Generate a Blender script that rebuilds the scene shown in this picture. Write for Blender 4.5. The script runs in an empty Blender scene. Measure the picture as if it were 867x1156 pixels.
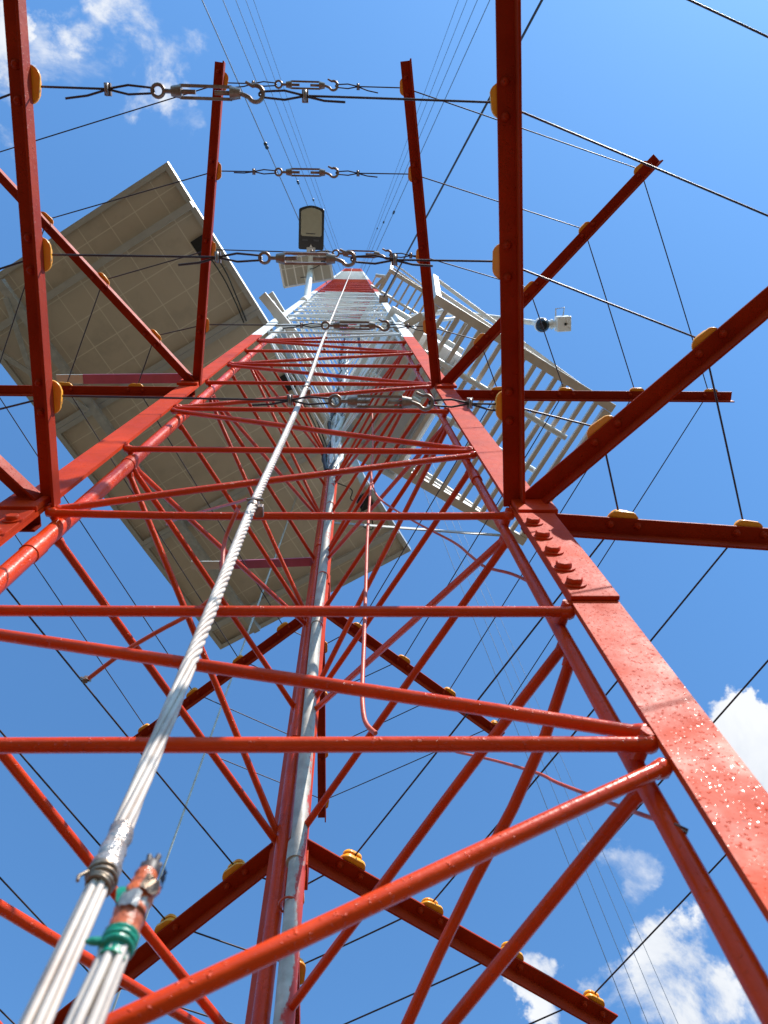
import bpy, bmesh, math, random
from math import sin, cos, pi, radians, sqrt, atan2
from mathutils import Vector as V, Matrix

random.seed(7)
sc = bpy.context.scene
COL = sc.collection

# ------------------------------------------------------------------ camera frame
RX = V((0.99936, -0.01558, -0.03212))
UP = V((-0.00596, -0.95988, 0.28035))
FW = V((0.0352, 0.27998, 0.95936))
CAM = V((0.0, 0.0, 1.5))
FPX = 969.34


def ray(u, v):
    return RX * (u - 433.5) + UP * (578 - v) + FW * FPX


def at_h(u, v, z):
    d = ray(u, v)
    return CAM + d * ((z - CAM.z) / d.z)


def at_y(u, v, y):
    d = ray(u, v)
    return CAM + d * ((y - CAM.y) / d.y)


# ------------------------------------------------------------------ materials
def new_mat(name):
    m = bpy.data.materials.new(name)
    m.use_nodes = True
    nt = m.node_tree
    return m, nt, nt.nodes['Principled BSDF']


def node(nt, t, **kw):
    n = nt.nodes.new(t)
    for k, val in kw.items():
        setattr(n, k, val)
    return n


def noise(nt, scale, detail=4, rough=.6, coord='Object', stretch=None):
    tc = node(nt, 'ShaderNodeTexCoord')
    n = node(nt, 'ShaderNodeTexNoise')
    n.inputs['Scale'].default_value = scale
    n.inputs['Detail'].default_value = detail
    n.inputs['Roughness'].default_value = rough
    if stretch:
        mp = node(nt, 'ShaderNodeMapping')
        mp.inputs['Scale'].default_value = stretch
        nt.links.new(tc.outputs[coord], mp.inputs['Vector'])
        nt.links.new(mp.outputs[0], n.inputs['Vector'])
    else:
        nt.links.new(tc.outputs[coord], n.inputs['Vector'])
    return n.outputs['Fac']


def ramp(nt, fac, stops, interp='LINEAR'):
    r = node(nt, 'ShaderNodeValToRGB')
    r.color_ramp.interpolation = interp
    el = r.color_ramp.elements
    while len(el) < len(stops):
        el.new(0.5)
    for e, (p, c) in zip(el, stops):
        e.position = p
        e.color = (*c, 1) if len(c) == 3 else c
    nt.links.new(fac, r.inputs[0])
    return r.outputs['Color']


def mix(nt, fac, a, b, mode='MIX'):
    m = node(nt, 'ShaderNodeMix', data_type='RGBA', blend_type=mode)
    for sock, val in ((m.inputs['Factor'], fac), (m.inputs['A'], a), (m.inputs['B'], b)):
        if hasattr(val, 'is_linked'):
            nt.links.new(val, sock)
        elif isinstance(val, (int, float)):
            sock.default_value = val
        else:
            sock.default_value = (*val, 1)
    return m.outputs['Result']


def math_(nt, op, a, b=None, clamp=False):
    m = node(nt, 'ShaderNodeMath', operation=op, use_clamp=clamp)
    for i, val in enumerate((a, b)):
        if val is None:
            continue
        if hasattr(val, 'is_linked'):
            nt.links.new(val, m.inputs[i])
        else:
            m.inputs[i].default_value = val
    return m.outputs[0]


def bump(nt, bsdf, h, strength=.3, dist=.001):
    b = node(nt, 'ShaderNodeBump')
    b.inputs['Strength'].default_value = strength
    b.inputs['Distance'].default_value = dist
    nt.links.new(h, b.inputs['Height'])
    nt.links.new(b.outputs[0], bsdf.inputs['Normal'])


def simple(name, col, rough=.5, metal=0., var=.12, scale=30, bstr=0., bdist=.001, spec=None, col2=None, stretch=None):
    m, nt, b = new_mat(name)
    n = noise(nt, scale, stretch=stretch)
    lo = col2 if col2 else tuple(c * (1 - var) for c in col)
    hi = col if col2 else tuple(min(1, c * (1 + var)) for c in col)
    nt.links.new(ramp(nt, n, [(.32, lo), (.68, hi)]), b.inputs['Base Color'])
    b.inputs['Roughness'].default_value = rough
    b.inputs['Metallic'].default_value = metal
    if spec is not None:
        b.inputs['Specular IOR Level'].default_value = spec
    if bstr:
        bump(nt, b, noise(nt, scale * 3), bstr, bdist)
    return m


RED = (0.63, 0.046, 0.003)
RED2 = (0.50, 0.034, 0.003)
WHITE = (0.83, 0.82, 0.79)


def tower_paint(k=1.0, nm='banded_tower_paint', r0=.44, r1=.66, spec=.10):
    """red and white obstruction paint: the bands are where the tower is painted, by height"""
    m, nt, b = new_mat(nm)
    sh = lambda c: tuple(x * k for x in c)
    geo = node(nt, 'ShaderNodeNewGeometry')
    sep = node(nt, 'ShaderNodeSeparateXYZ')
    nt.links.new(geo.outputs['Position'], sep.inputs[0])
    n1 = noise(nt, 14, 5)
    red = ramp(nt, n1, [(.3, sh(RED2)), (.62, sh(RED)), (.8, sh((.64, .056, .009)))])
    fade = ramp(nt, noise(nt, 3.2, 6, .7), [(.36, (.80, .78, .78)), (.62, (1.06, 1.08, 1.1))])
    red = mix(nt, 1.0, red, fade, 'MULTIPLY')
    n2 = noise(nt, 9, 5)
    wht = ramp(nt, n2, [(.3, (.70, .68, .62)), (.6, WHITE)])
    # rust flecks
    fl = noise(nt, 160, 2)
    flm = ramp(nt, fl, [(.72, (0, 0, 0)), (.76, (1, 1, 1))])
    red = mix(nt, math_(nt, 'MULTIPLY', flm, .35), red, (.16, .035, .02))
    z = math_(nt, 'DIVIDE', sep.outputs['Z'], 50.0)
    band = ramp(nt, z, [(0, (0, 0, 0)), (5.12 / 50, (1, 1, 1)), (10.9 / 50, (0, 0, 0)), (17.3 / 50, (1, 1, 1)), (29.5 / 50, (0, 0, 0))], 'CONSTANT')
    nt.links.new(mix(nt, band, red, wht), b.inputs['Base Color'])
    rr = ramp(nt, noise(nt, 22, 3), [(.3, (r0,) * 3), (.7, (r1,) * 3)])
    spk = ramp(nt, noise(nt, 520, 2), [(.68, (0, 0, 0)), (.71, (1, 1, 1))])
    nt.links.new(mix(nt, spk, rr, (.22, .22, .22)), b.inputs['Roughness'])
    b.inputs['Specular IOR Level'].default_value = spec
    # brush sags and paint drips
    h = math_(nt, 'ADD', math_(nt, 'MULTIPLY', noise(nt, 60, 3), .7),
              math_(nt, 'MULTIPLY', ramp(nt, noise(nt, 300, 2), [(.62, (0, 0, 0)), (.75, (1, 1, 1))]), .8))
    bump(nt, b, h, .55, .0016)
    return m


MP = tower_paint()
M_ARM = tower_paint(.62, 'shade_darkened_arm_paint')  # tower paint darkened evenly: shade of the arm undersides put into the colour
M_ROD = tower_paint(1.12, 'glossy_banded_rod_paint', .20, .42, .20)


def pipe_mat():
    """galvanised conduit with red paint slapped and worn off along one side"""
    m, nt, b = new_mat('worn_conduit')
    geo = node(nt, 'ShaderNodeNewGeometry')
    sep = node(nt, 'ShaderNodeSeparateXYZ')
    nt.links.new(geo.outputs['Position'], sep.inputs[0])
    n = noise(nt, 5, 8, .75, stretch=(2.2, 2.2, .8))
    bias = math_(nt, 'MULTIPLY', math_(nt, 'SUBTRACT', sep.outputs['X'], -.072), 9.0)
    f = ramp(nt, math_(nt, 'ADD', n, bias), [(.53, (0, 0, 0)), (.57, (1, 1, 1))])
    gal = ramp(nt, noise(nt, 40, 5), [(.3, (.33, .29, .235)), (.7, (.52, .47, .39))])
    nt.links.new(mix(nt, f, gal, (.50, .05, .03)), b.inputs['Base Color'])
    b.inputs['Roughness'].default_value = .5
    b.inputs['Specular IOR Level'].default_value = .25
    bump(nt, b, noise(nt, 120, 3), .4, .001)
    return m


def cell_mat(name, cell, gap, cu, cv, wu, wv, ou=0., ov=0.):
    """back sheet with the square cells showing through between pale gaps"""
    m, nt, b = new_mat(name)
    tc = node(nt, 'ShaderNodeTexCoord')
    sep = node(nt, 'ShaderNodeSeparateXYZ')
    nt.links.new(tc.outputs['Object'], sep.inputs[0])

    def line(s, per, wid, off):
        a = math_(nt, 'FRACT', math_(nt, 'DIVIDE', math_(nt, 'ADD', s, off), per))
        a = math_(nt, 'ABSOLUTE', math_(nt, 'SUBTRACT', a, .5))
        return math_(nt, 'GREATER_THAN', a, .5 - wid / per / 2)
    lu = line(sep.outputs['X'], cu, wu, ou)
    lv = line(sep.outputs['Y'], cv, wv, ov)
    f = math_(nt, 'MAXIMUM', lu, lv)
    base = ramp(nt, noise(nt, 3.5, 7, .7), [(.3, tuple(c * .78 for c in cell)), (.48, tuple(c * .95 for c in cell)), (.7, cell)])
    nt.links.new(mix(nt, f, base, gap), b.inputs['Base Color'])
    b.inputs['Roughness'].default_value = .38
    return m


M_PIPE = pipe_mat()
M_ORANGE = simple('orange_plastic', (.95, .43, .016), .32, var=.12, scale=60, col2=(.88, .30, .010))
M_RED = simple('red_painted_wire', (.56, .07, .02), .42, var=.2, scale=60, bstr=.3)
M_WIRE = simple('dark_fence_wire', (.045, .025, .022), .5, .3, var=.3, scale=80)
M_STEEL = simple('weathered_zinc', (.34, .28, .235), .45, .75, scale=90, col2=(.17, .10, .07), bstr=.3)
M_GUY = simple('grey_guy_strand', (.16, .17, .19), .5, .5, var=.2, scale=60)
M_STRAND = simple('pale_weathered_strand', (.66, .57, .48), .5, 0., scale=26, col2=(.46, .35, .28), bstr=.3)
M_STRANDRED = None
M_ALU = simple('panel_aluminium', (.55, .54, .51), .4, .5, var=.06, scale=20)
M_GALV = simple('galvanised_steel', (.50, .50, .48), .45, .4, var=.15, scale=25)
M_WHITE = simple('white_painted_steel', (.76, .74, .69), .4, var=.06, scale=12, bstr=.15)
M_BRIGHT = simple('bright_white_tube_paint', (.82, .82, .80), .35, var=.04, scale=12)
M_CREAM = simple('cream_painted_steel', (.70, .64, .56), .45, var=.10, scale=12, bstr=.15)
M_BOX = simple('pale_grey_cabinet_paint', (.72, .73, .72), .4, var=.05, scale=8)
M_BLACK = simple('black_plastic', (.012, .012, .013), .35, var=.2, scale=40)
M_DOME = simple('dark_glass_dome', (.01, .01, .012), .22, var=.1, scale=10, spec=.25)
M_CABLE = simple('black_cable', (.015, .014, .014), .5, var=.2, scale=50)
M_MAUVE = simple('faded_mauve_paint', (.42, .10, .20), .5, var=.12, scale=18)
M_PALE = simple('bare_pale_strip', (.62, .60, .54), .5, var=.1, scale=18)
M_WRAP = simple('crinkled_pale_wrap', (.74, .72, .67), .22, var=.15, scale=45, bstr=.8, bdist=.004)
M_TAPE = simple('orange_tape', (.75, .16, .035), .28, scale=70, col2=(.42, .09, .03), bstr=.8, bdist=.002)
M_GREEN = simple('green_tape', (.012, .26, .15), .3, var=.3, scale=60, bstr=.5, bdist=.002)
M_DARKTIP = simple('charred_brown_strands', (.16, .10, .07), .5, scale=90, col2=(.03, .022, .02))
M_FOIL = simple('crumpled_silver_tape', (.55, .50, .45), .28, .5, scale=70, col2=(.30, .22, .17), bstr=.9, bdist=.002)
M_BIND = simple('tarnished_binding_wire', (.30, .24, .18), .4, .6, scale=90, col2=(.16, .10, .06), bstr=.4)
M_SHEET = cell_mat('solar_back_sheet', (.66, .56, .43), (.80, .72, .58), .181, .181, .0065, .0065, .05, .02)
M_SMALL = cell_mat('small_panel_back_sheet', (.42, .37, .29), (.72, .68, .60), .088, .17, .012, .006, .044, 0.)
M_LED = simple('led_window', (.40, .37, .27), .2, var=.04, scale=20)
M_CONC = simple('concrete', (.36, .34, .31), .9, var=.2, scale=8, bstr=.4, bdist=.01)


def ground_mat():
    m, nt, b = new_mat('dry_soil_and_grass')
    n = noise(nt, .35, 8, .65)
    c = ramp(nt, n, [(.35, (.075, .048, .025)), (.5, (.085, .06, .03)), (.66, (.045, .043, .016))])
    n2 = noise(nt, 9, 6, .7)
    nt.links.new(mix(nt, .5, c, ramp(nt, n2, [(.3, (.5, .5, .5)), (.7, (1.2, 1.2, 1.2))]), 'MULTIPLY'), b.inputs['Base Color'])
    b.inputs['Roughness'].default_value = .95
    bump(nt, b, n2, .6, .05)
    return m


# ------------------------------------------------------------------ mesh helpers
def frame_of(a, b):
    t = (b - a).normalized()
    ref = V((0, 0, 1)) if abs(t.z) < .95 else V((1, 0, 0))
    n = t.cross(ref).normalized()
    return t, n, n.cross(t).normalized()


def tube(bm, pts, r, seg=8, caps=True, taper=None, up=None):
    pts = [V(p) for p in pts]
    rings = []
    t0 = (pts[1] - pts[0]).normalized()
    ref = V((0, 0, 1)) if abs(t0.z) < .95 else V((1, 0, 0))
    n = t0.cross(ref).normalized()
    for i, p in enumerate(pts):
        if i == 0:
            t = pts[1] - p
        elif i == len(pts) - 1:
            t = p - pts[i - 1]
        else:
            t = (pts[i + 1] - p).normalized() + (p - pts[i - 1]).normalized()
        t.normalize()
        n = (n - t * n.dot(t)).normalized()
        bn = t.cross(n)
        rr = r[i] if isinstance(r, (list, tuple)) else r
        rings.append([bm.verts.new(p + (n * cos(2 * pi * k / seg) + bn * sin(2 * pi * k / seg)) * rr) for k in range(seg)])
    for A, B in zip(rings, rings[1:]):
        for k in range(seg):
            f = bm.faces.new((A[k], A[(k + 1) % seg], B[(k + 1) % seg], B[k]))
            f.smooth = True
    if caps:
        bm.faces.new([bm.verts.new(v.co) for v in rings[0]][::-1])
        bm.faces.new([bm.verts.new(v.co) for v in rings[-1]])
    return bm


def hexa(bm, c8):
    vs = [bm.verts.new(p) for p in c8]
    for q in ((0, 3, 2, 1), (4, 5, 6, 7), (0, 1, 5, 4), (1, 2, 6, 5), (2, 3, 7, 6), (3, 0, 4, 7)):
        bm.faces.new([vs[i] for i in q])


def box(bm, c, ax, ay, az, sx, sy, sz):
    """box centred at c with full sizes along three axes"""
    c, ax, ay, az = V(c), V(ax).normalized() * sx / 2, V(ay).normalized() * sy / 2, V(az).normalized() * sz / 2
    hexa(bm, [c - ax - ay - az, c + ax - ay - az, c + ax + ay - az, c - ax + ay - az,
              c - ax - ay + az, c + ax - ay + az, c + ax + ay + az, c - ax + ay + az])


def bar(bm, a, b, w, h, up=(0, 0, 1)):
    """rectangular bar from a to b: w across, h along up"""
    a, b = V(a), V(b)
    t = (b - a).normalized()
    up = V(up)
    s = t.cross(up).normalized()
    u = s.cross(t).normalized()
    box(bm, (a + b) / 2, t, s, u, (b - a).length, w, h)


def prism(bm, poly, origin, ax, ay, az, length):
    """closed 2-D outline poly in (ax, ay), extruded along az by length"""
    o, ax, ay, az = V(origin), V(ax), V(ay), V(az).normalized() * length
    A = [bm.verts.new(o + ax * x + ay * y) for x, y in poly]
    B = [bm.verts.new(o + ax * x + ay * y + az) for x, y in poly]
    n = len(poly)
    bm.faces.new(A[::-1])
    bm.faces.new(B)
    for i in range(n):
        bm.faces.new((A[i], A[(i + 1) % n], B[(i + 1) % n], B[i]))


def torus(bm, c, ax, ay, R, r, seg=14, rs=7, stretch=1.0):
    c, ax, ay = V(c), V(ax).normalized(), V(ay).normalized()
    nz = ax.cross(ay)
    rings = []
    for i in range(seg):
        a = 2 * pi * i / seg
        d = ax * cos(a) + ay * sin(a)
        p = c + ax * (cos(a) * R * stretch) + ay * (sin(a) * R)
        rings.append([bm.verts.new(p + d * (cos(2 * pi * k / rs) * r) + nz * (sin(2 * pi * k / rs) * r)) for k in range(rs)])
    for i in range(seg):
        A, B = rings[i], rings[(i + 1) % seg]
        for k in range(rs):
            f = bm.faces.new((A[k], A[(k + 1) % rs], B[(k + 1) % rs], B[k]))
            f.smooth = True


def lathe(bm, prof, c, axis, seg=20, ref=None, sq=1.0):
    """profile of (radius, height) turned about axis"""
    c, t = V(c), V(axis).normalized()
    ref = V(ref) if ref is not None else (V((1, 0, 0)) if abs(t.x) < .9 else V((0, 1, 0)))
    n = (ref - t * ref.dot(t)).normalized()
    b = t.cross(n)
    rings = [[bm.verts.new(c + t * h + (n * (cos(2 * pi * k / seg) * sq) + b * sin(2 * pi * k / seg)) * max(r, 1e-4)) for k in range(seg)] for r, h in prof]
    for A, B in zip(rings, rings[1:]):
        for k in range(seg):
            f = bm.faces.new((A[k], A[(k + 1) % seg], B[(k + 1) % seg], B[k]))
            f.smooth = True
    bm.faces.new([bm.verts.new(v.co) for v in rings[0]][::-1])
    bm.faces.new([bm.verts.new(v.co) for v in rings[-1]])


def BM():
    return bmesh.new()


def link(name, bm, mat, parent=None, bevel=0., local=False):
    """ONE mesh object; vertices come in world space unless local"""
    bmesh.ops.recalc_face_normals(bm, faces=bm.faces)
    if bevel:
        ed = [e for e in bm.edges if len(e.link_faces) == 2 and e.calc_face_angle(0) > .5]
        bmesh.ops.bevel(bm, geom=ed, offset=bevel, segments=2, affect='EDGES', profile=.5)
    me = bpy.data.meshes.new(name)
    o = bpy.data.objects.new(name, me)
    COL.objects.link(o)
    if parent is not None:
        o.parent = parent
        if not local:
            w = Matrix.Identity(4)
            p = parent
            while p is not None:
                w = p.matrix_basis @ w
                p = p.parent
            bm.transform(w.inverted())
    bm.to_mesh(me)
    bm.free()
    me.materials.append(mat)
    return o


def thing(name, label, cat, loc=(0, 0, 0), group=None, mat=None):
    o = bpy.data.objects.new(name, None)
    o.empty_display_size = .1
    COL.objects.link(o)
    if mat is not None:
        o.matrix_basis = mat
    else:
        o.location = loc
        o.matrix_basis = Matrix.Translation(V(loc))
    o['label'] = label
    o['category'] = cat
    if group:
        o['group'] = group
    return o


def tag(o, label, cat, group=None):
    o['label'] = label
    o['category'] = cat
    if group:
        o['group'] = group
    return o


def copy_tree(o, parent=None):
    c = o.copy()
    COL.objects.link(c)
    if parent is not None:
        c.parent = parent
    for ch in list(o.children):
        copy_tree(ch, c)
    return c


# ------------------------------------------------------------------ tower
LEG = {'L': V((-.39476, .31420, 0)), 'R': V((.20524, .31420, 0)), 'B': V((-.09476, .83381, 0))}
CEN = (LEG['L'] + LEG['R'] + LEG['B']) / 3
TOP = 41.0
SP = .4236
zA = 2.573
levels = [1.59 - 2 * SP, 1.59 - SP, 1.59, 2.015, 2.25, zA, 2.966]
while levels[-1] + SP < TOP - .1:
    levels.append(levels[-1] + SP)
IA = 5                                           # index of level a

tower = thing('lattice_tower', 'tall red and white triangular lattice tower with bracket arms on its legs', 'tower', (CEN.x, CEN.y, 0))

Z = V((0, 0, 1))


def inward(k, d):
    return LEG[k] + (CEN - LEG[k]).normalized() * d


TUBEP = {'L': V((-.383, .338, 0)), 'R': V((.199, .338, 0)), 'B': V((-.100, .812, 0))}
legs = {}
for k in 'LRB':
    bm = BM()
    if k in 'LR':
        s = -1 if k == 'L' else 1
        x0 = LEG[k].x + s * .004
        # flat angle: broad flange in the front plane, return flange at the outer edge
        poly = [(0, 0), (.046, 0), (.046, .034), (.041, .034), (.041, .006), (0, .006)]
        prism(bm, poly, (x0, .310, 0), (s, 0, 0), (0, 1, 0), Z, TOP)
    else:
        for s in (-1, 1):
            d = V((s * .5, sqrt(3) / 2, 0))
            nrm = V((d.y * -s, d.x * s, 0)) * -1
            prism(bm, [(0, 0), (.030, 0), (.030, .006), (0, .006)], LEG[k] + V((s * .008, -.004, 0)), d, nrm, Z, TOP)
    leg = link('leg', bm, MP, tower)
    legs[k] = leg
    bm = BM()
    r = {'L': .0115, 'R': .0070, 'B': .0105}[k]
    tube(bm, [TUBEP[k], TUBEP[k] + Z * TOP], r, 14)
    if k == 'L':
        for zz in (2.47, 2.93, 3.62, 4.3, 1.9):
            tube(bm, [TUBEP[k] + Z * zz, TUBEP[k] + Z * (zz + .035)], r + .0012, 14)
    else:
        for zz in (2.84, 3.9):
            tube(bm, [TUBEP[k] + Z * zz, TUBEP[k] + Z * (zz + .05)], r + .002, 14)
    # weld stubs joining tube and plate every panel
    for zz in levels:
        if zz < 12:
            a = TUBEP[k] + Z * (zz + .01)
            b = LEG[k] + Z * (zz + .01)
            tube(bm, [a, b + (b - a) * .15], .006, 6)
    link('leg_tube', bm, M_ROD, leg)
    # splice plates and their bolts
    if k in 'LR':
        s = -1 if k == 'L' else 1
        for (z0, z1, zs) in ((2.262, 2.545, (2.294, 2.34, 2.392, 2.446, 2.500)), (3.40, 3.66, (3.44, 3.52, 3.60))) if k == 'R' else ((2.262, 2.545, (2.294, 2.34, 2.392, 2.446, 2.500)),):
            bm = BM()
            if z0 < 3:
                box(bm, (LEG[k].x + s * .0275, .3075, (z0 + z1) / 2), (1, 0, 0), (0, 1, 0), Z, .0475, .0049, z1 - z0)
                link('splice_plate', bm, MP, leg, .0008)
                for zz in zs:
                    bm = BM()
                    c = V((LEG[k].x + s * .0145, .305, zz))
                    lathe(bm, [(.0125, 0), (.0125, .002)], c, (0, -1, 0), 18)
                    lathe(bm, [(.0090, .002), (.0090, .0060), (.0074, .0070)], c, (0, -1, 0), 6, ref=(random.random(), 0, 1))
                    link('bolt', bm, MP, leg, 0)
    # foot plate
    bm = BM()
    box(bm, LEG[k] + Z * .012, (1, 0, 0), (0, 1, 0), Z, .16, .16, .02)
    link('base_plate', bm, MP, leg)

ENDS = {('L', 'R'): (V((-.393, .3185, 0)), V((.206, .3185, 0))),
        ('L', 'B'): (V((-.385, .356, 0)), V((-.108, .824, 0))),
        ('R', 'B'): (V((.204, .354, 0)), V((-.087, .824, 0)))}
RB_ = .0054


def weld(bm, p, t, seed):
    rnd = random.Random(seed)
    prof = [(.0054, -.009), (.0062 + rnd.uniform(0, .0008), -.005), (.0068 + rnd.uniform(0, .0012), 0), (.0058, .004), (.002, .006)]
    lathe(bm, prof, p + V((rnd.uniform(-.001, .001), rnd.uniform(-.001, .001), 0)), t, 9)


def crooked(a, b, amp, seed):
    """a bar that was bent in use: a smooth bow from a to b"""
    rnd = random.Random(seed)
    t, n, m = frame_of(a, b)
    d = (n * cos(seed * 1.7) + m * sin(seed * 1.7)) * amp
    return [a.lerp(b, i / 8) + d * sin(pi * i / 8) * (1 + .3 * sin(i)) for i in range(9)]


hor = diag = 0
rest = BM()
for i, zz in enumerate(levels):
    for f, (key, (A, B)) in enumerate(ENDS.items()):
        bend = .0035 if i > 3 else .002
        dz = -.026 if (key == ('L', 'B') and i == IA - 1) else .005
        a, b = A + Z * (zz + dz), B + Z * (zz + dz)
        seed = i * 3 + f
        vis = i < 36
        if vis and hor < 100 and i > 0:
            bm = BM()
            tube(bm, crooked(a, b, random.uniform(-1, 1) * bend, seed), RB_, 10)
            if i < 14:
                weld(bm, a, a - b, seed)
                weld(bm, b, b - a, seed + 1)
            link('horizontal_brace', bm, M_ROD, tower)
            hor += 1
        else:
            tube(rest, [a, b], RB_, 5, False)
        if i + 1 >= len(levels):
            continue
        z2 = levels[i + 1]
        par = (i - IA) % 2 == 0
        # which leg is the node at this level: front L at level a, RB face R, LB face B
        low_first = {('L', 'R'): par, ('L', 'B'): not par, ('R', 'B'): par}[key]
        if i in (IA - 1,):
            continue                               # the bolted splice has no diagonal
        if i == IA - 2:
            low_first = {('L', 'R'): False, ('L', 'B'): True, ('R', 'B'): False}[key]
        if i < IA - 2:
            par2 = (i - (IA - 2)) % 2 == 0
            low_first = {('L', 'R'): not par2, ('L', 'B'): par2, ('R', 'B'): not par2}[key]
        g = .019
        p, q = (A, B) if low_first else (B, A)
        a, b = p + Z * (zz + g), q + Z * (z2 - g - .004)
        if vis and diag < 100:
            bm = BM()
            amp = random.uniform(-1, 1) * bend
            if key == ('R', 'B') and i == IA - 2:
                amp = .03
            tube(bm, crooked(a, b, amp, seed + 50), RB_, 10)
            if i < 14:
                weld(bm, a, a - b, seed + 2)
                weld(bm, b, b - a, seed + 3)
            link('diagonal_brace', bm, M_ROD, tower)
            diag += 1
        else:
            tube(rest, [a, b], RB_, 5, False)
o = link('upper_bracing', rest, MP, tower)
o['kind'] = 'stuff'

# ---- bracket arms with insulators
HUB = {'L': V((-.425, .303, 0)), 'R': V((.237, .303, 0)), 'B': V((-.092, .880, 0))}
H1, H2 = 3.750, 2.606
ARM = .765
DIST = (.15, .338, .528, .722)
ANG = {'L': (-85, -133, 180), 'R': (-95, -46, 0), 'B': (38, 90, 142)}
FL = {('L', 0): 1, ('L', 1): 1, ('L', 2): -1, ('R', 0): 1, ('R', 1): 1, ('R', 2): 1, ('B', 0): 1, ('B', 1): -1, ('B', 2): -1}


def insulator_mesh():
    bm = BM()
    # oblong foot, waist, ribbed cap
    def slab(l, w, z0, z1, k=1.):
        n = 20
        ps = []
        for i in range(n):
            a = 2 * pi * i / n
            cx = (l - w) / 2 * (1 if cos(a) > 0 else -1)
            ps.append((cx + w / 2 * cos(a), w / 2 * sin(a)))
        A = [bm.verts.new((x, y, z0)) for x, y in ps]
        B = [bm.verts.new((x * k, y * k, z1)) for x, y in ps]
        bm.faces.new(A[::-1])
        bm.faces.new(B)
        for i in range(n):
            f = bm.faces.new((A[i], A[(i + 1) % n], B[(i + 1) % n], B[i]))
            f.smooth = True
    slab(.048, .030, .0, .006)
    slab(.044, .027, .006, .009, .9)
    slab(.036, .021, .009, .016, .9)
    slab(.034, .023, .016, .022, 1.0)
    slab(.033, .022, .022, .026, .72)
    bmesh.ops.recalc_face_normals(bm, faces=bm.faces)
    me = bpy.data.meshes.new('insulator')
    bm.to_mesh(me)
    bm.free()
    me.materials.append(M_ORANGE)
    return me


INS = insulator_mesh()


def bolt_mesh():
    bm = BM()
    lathe(bm, [(.0058, 0), (.0058, -.001), (.0038, -.001), (.0038, -.005), (.002, -.0055)], (0, 0, 0), (0, 0, 1), 8)
    bmesh.ops.recalc_face_normals(bm, faces=bm.faces)
    me = bpy.data.meshes.new('insulator_screw')
    bm.to_mesh(me)
    bm.free()
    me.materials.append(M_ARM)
    return me


SCREW = bolt_mesh()
INSPOS = {}
FIX = {('upper', 'L', 0): -83.6, ('upper', 'R', 0): -97.3, ('lower', 'L', 0): -89, ('lower', 'R', 0): -94,
       ('upper', 'R', 1): -48, ('lower', 'R', 1): -42.6, ('upper', 'L', 1): -131.5, ('lower', 'R', 2): 3.5}
DISTS = {'upper': (.143, .325, .515, .712), 'lower': (.128, .303, .492, .69)}
for lev, h in (('upper', H1), ('lower', H2)):
    for k in 'LRB':
        for j, ang in enumerate(ANG[k]):
            ang = FIX.get((lev, k, j), ang) + random.uniform(-.3, .3)
            if k == 'B' and lev == 'lower' and j != 1:
                ang += -3.5 if j == 0 else -4
            d = V((cos(radians(ang)), sin(radians(ang)), 0))
            side = V((-d.y, d.x, 0)) * FL[(k, j)]
            hub = V(HUB[k])
            if k == 'L' and j == 0:
                hub.x += .017 if lev == 'upper' else .026
            if k == 'R' and j == 0:
                hub.x -= .024
            if (k, j) in (('L', 2), ('R', 2)):
                hub.y += .030
            kk = 1.0
            if k == 'B':
                hub.y = .93 if lev == 'upper' else .832
                kk = .91 if lev == 'upper' else .85
            o0 = hub + Z * h + d * (-.01)
            w = .025
            poly = [(-w / 2, 0), (w / 2, 0), (w / 2, -.026), (w / 2 - .0035, -.026), (w / 2 - .0035, -.0035), (-w / 2, -.0035)]
            bm = BM()
            L = ARM * kk + random.uniform(-.012, .012)
            prism(bm, poly, o0, side, Z, d, L)
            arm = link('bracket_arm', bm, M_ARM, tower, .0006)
            for n, dist in enumerate(DISTS[lev]):
                c = hub + Z * h + d * (dist * kk + random.uniform(-.004, .004))
                # the insulators sit on the face of the arm nearest the mast axis line above
                lean = (V((CAM.x, CAM.y, 0)) - c).xy
                ins = bpy.data.objects.new('insulator', INS)
                COL.objects.link(ins)
                ins.parent = arm
                ins.location = c + Z * .001 - tower.location
                sgn = 1 if side.dot(V((-c.x, -c.y, 0))) > 0 else -1
                off = side * (sgn * .007)
                ins.location = ins.location + off
                ins.rotation_euler = (random.uniform(-.10, .10), random.uniform(-.06, .06), radians(ang + random.uniform(-7, 7)))
                q_ = random.uniform(.82, .94)
                ins.scale = (q_, q_, q_ * random.uniform(.9, 1.05))
                INSPOS[(lev, k, j, n)] = c + Z * .0155 + off
                for sx in (-.019, .019):
                    s_ = bpy.data.objects.new('screw', SCREW)
                    COL.objects.link(s_)
                    s_.parent = arm
                    s_.location = c + d * sx - Z * .0042 - tower.location - side * .003

# hub gussets on the legs where the arms are welded
for h in (H1, H2):
    for k in 'LRB':
        bm = BM()
        if k == 'B':
            box(bm, V((HUB[k].x, .868 + (.022 if h > 3 else 0), h - .016)), (1, 0, 0), (0, 1, 0), Z, .055, .045 + (.044 if h > 3 else 0), .06)
        else:
            box(bm, (HUB[k].x, .306, h - .016), (1, 0, 0), (0, 1, 0), Z, .052, .007, .075)
        link('arm_gusset', bm, MP, tower, .001)

# ------------------------------------------------------------------ fence wires and turnbuckles
TBL = .122


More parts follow.
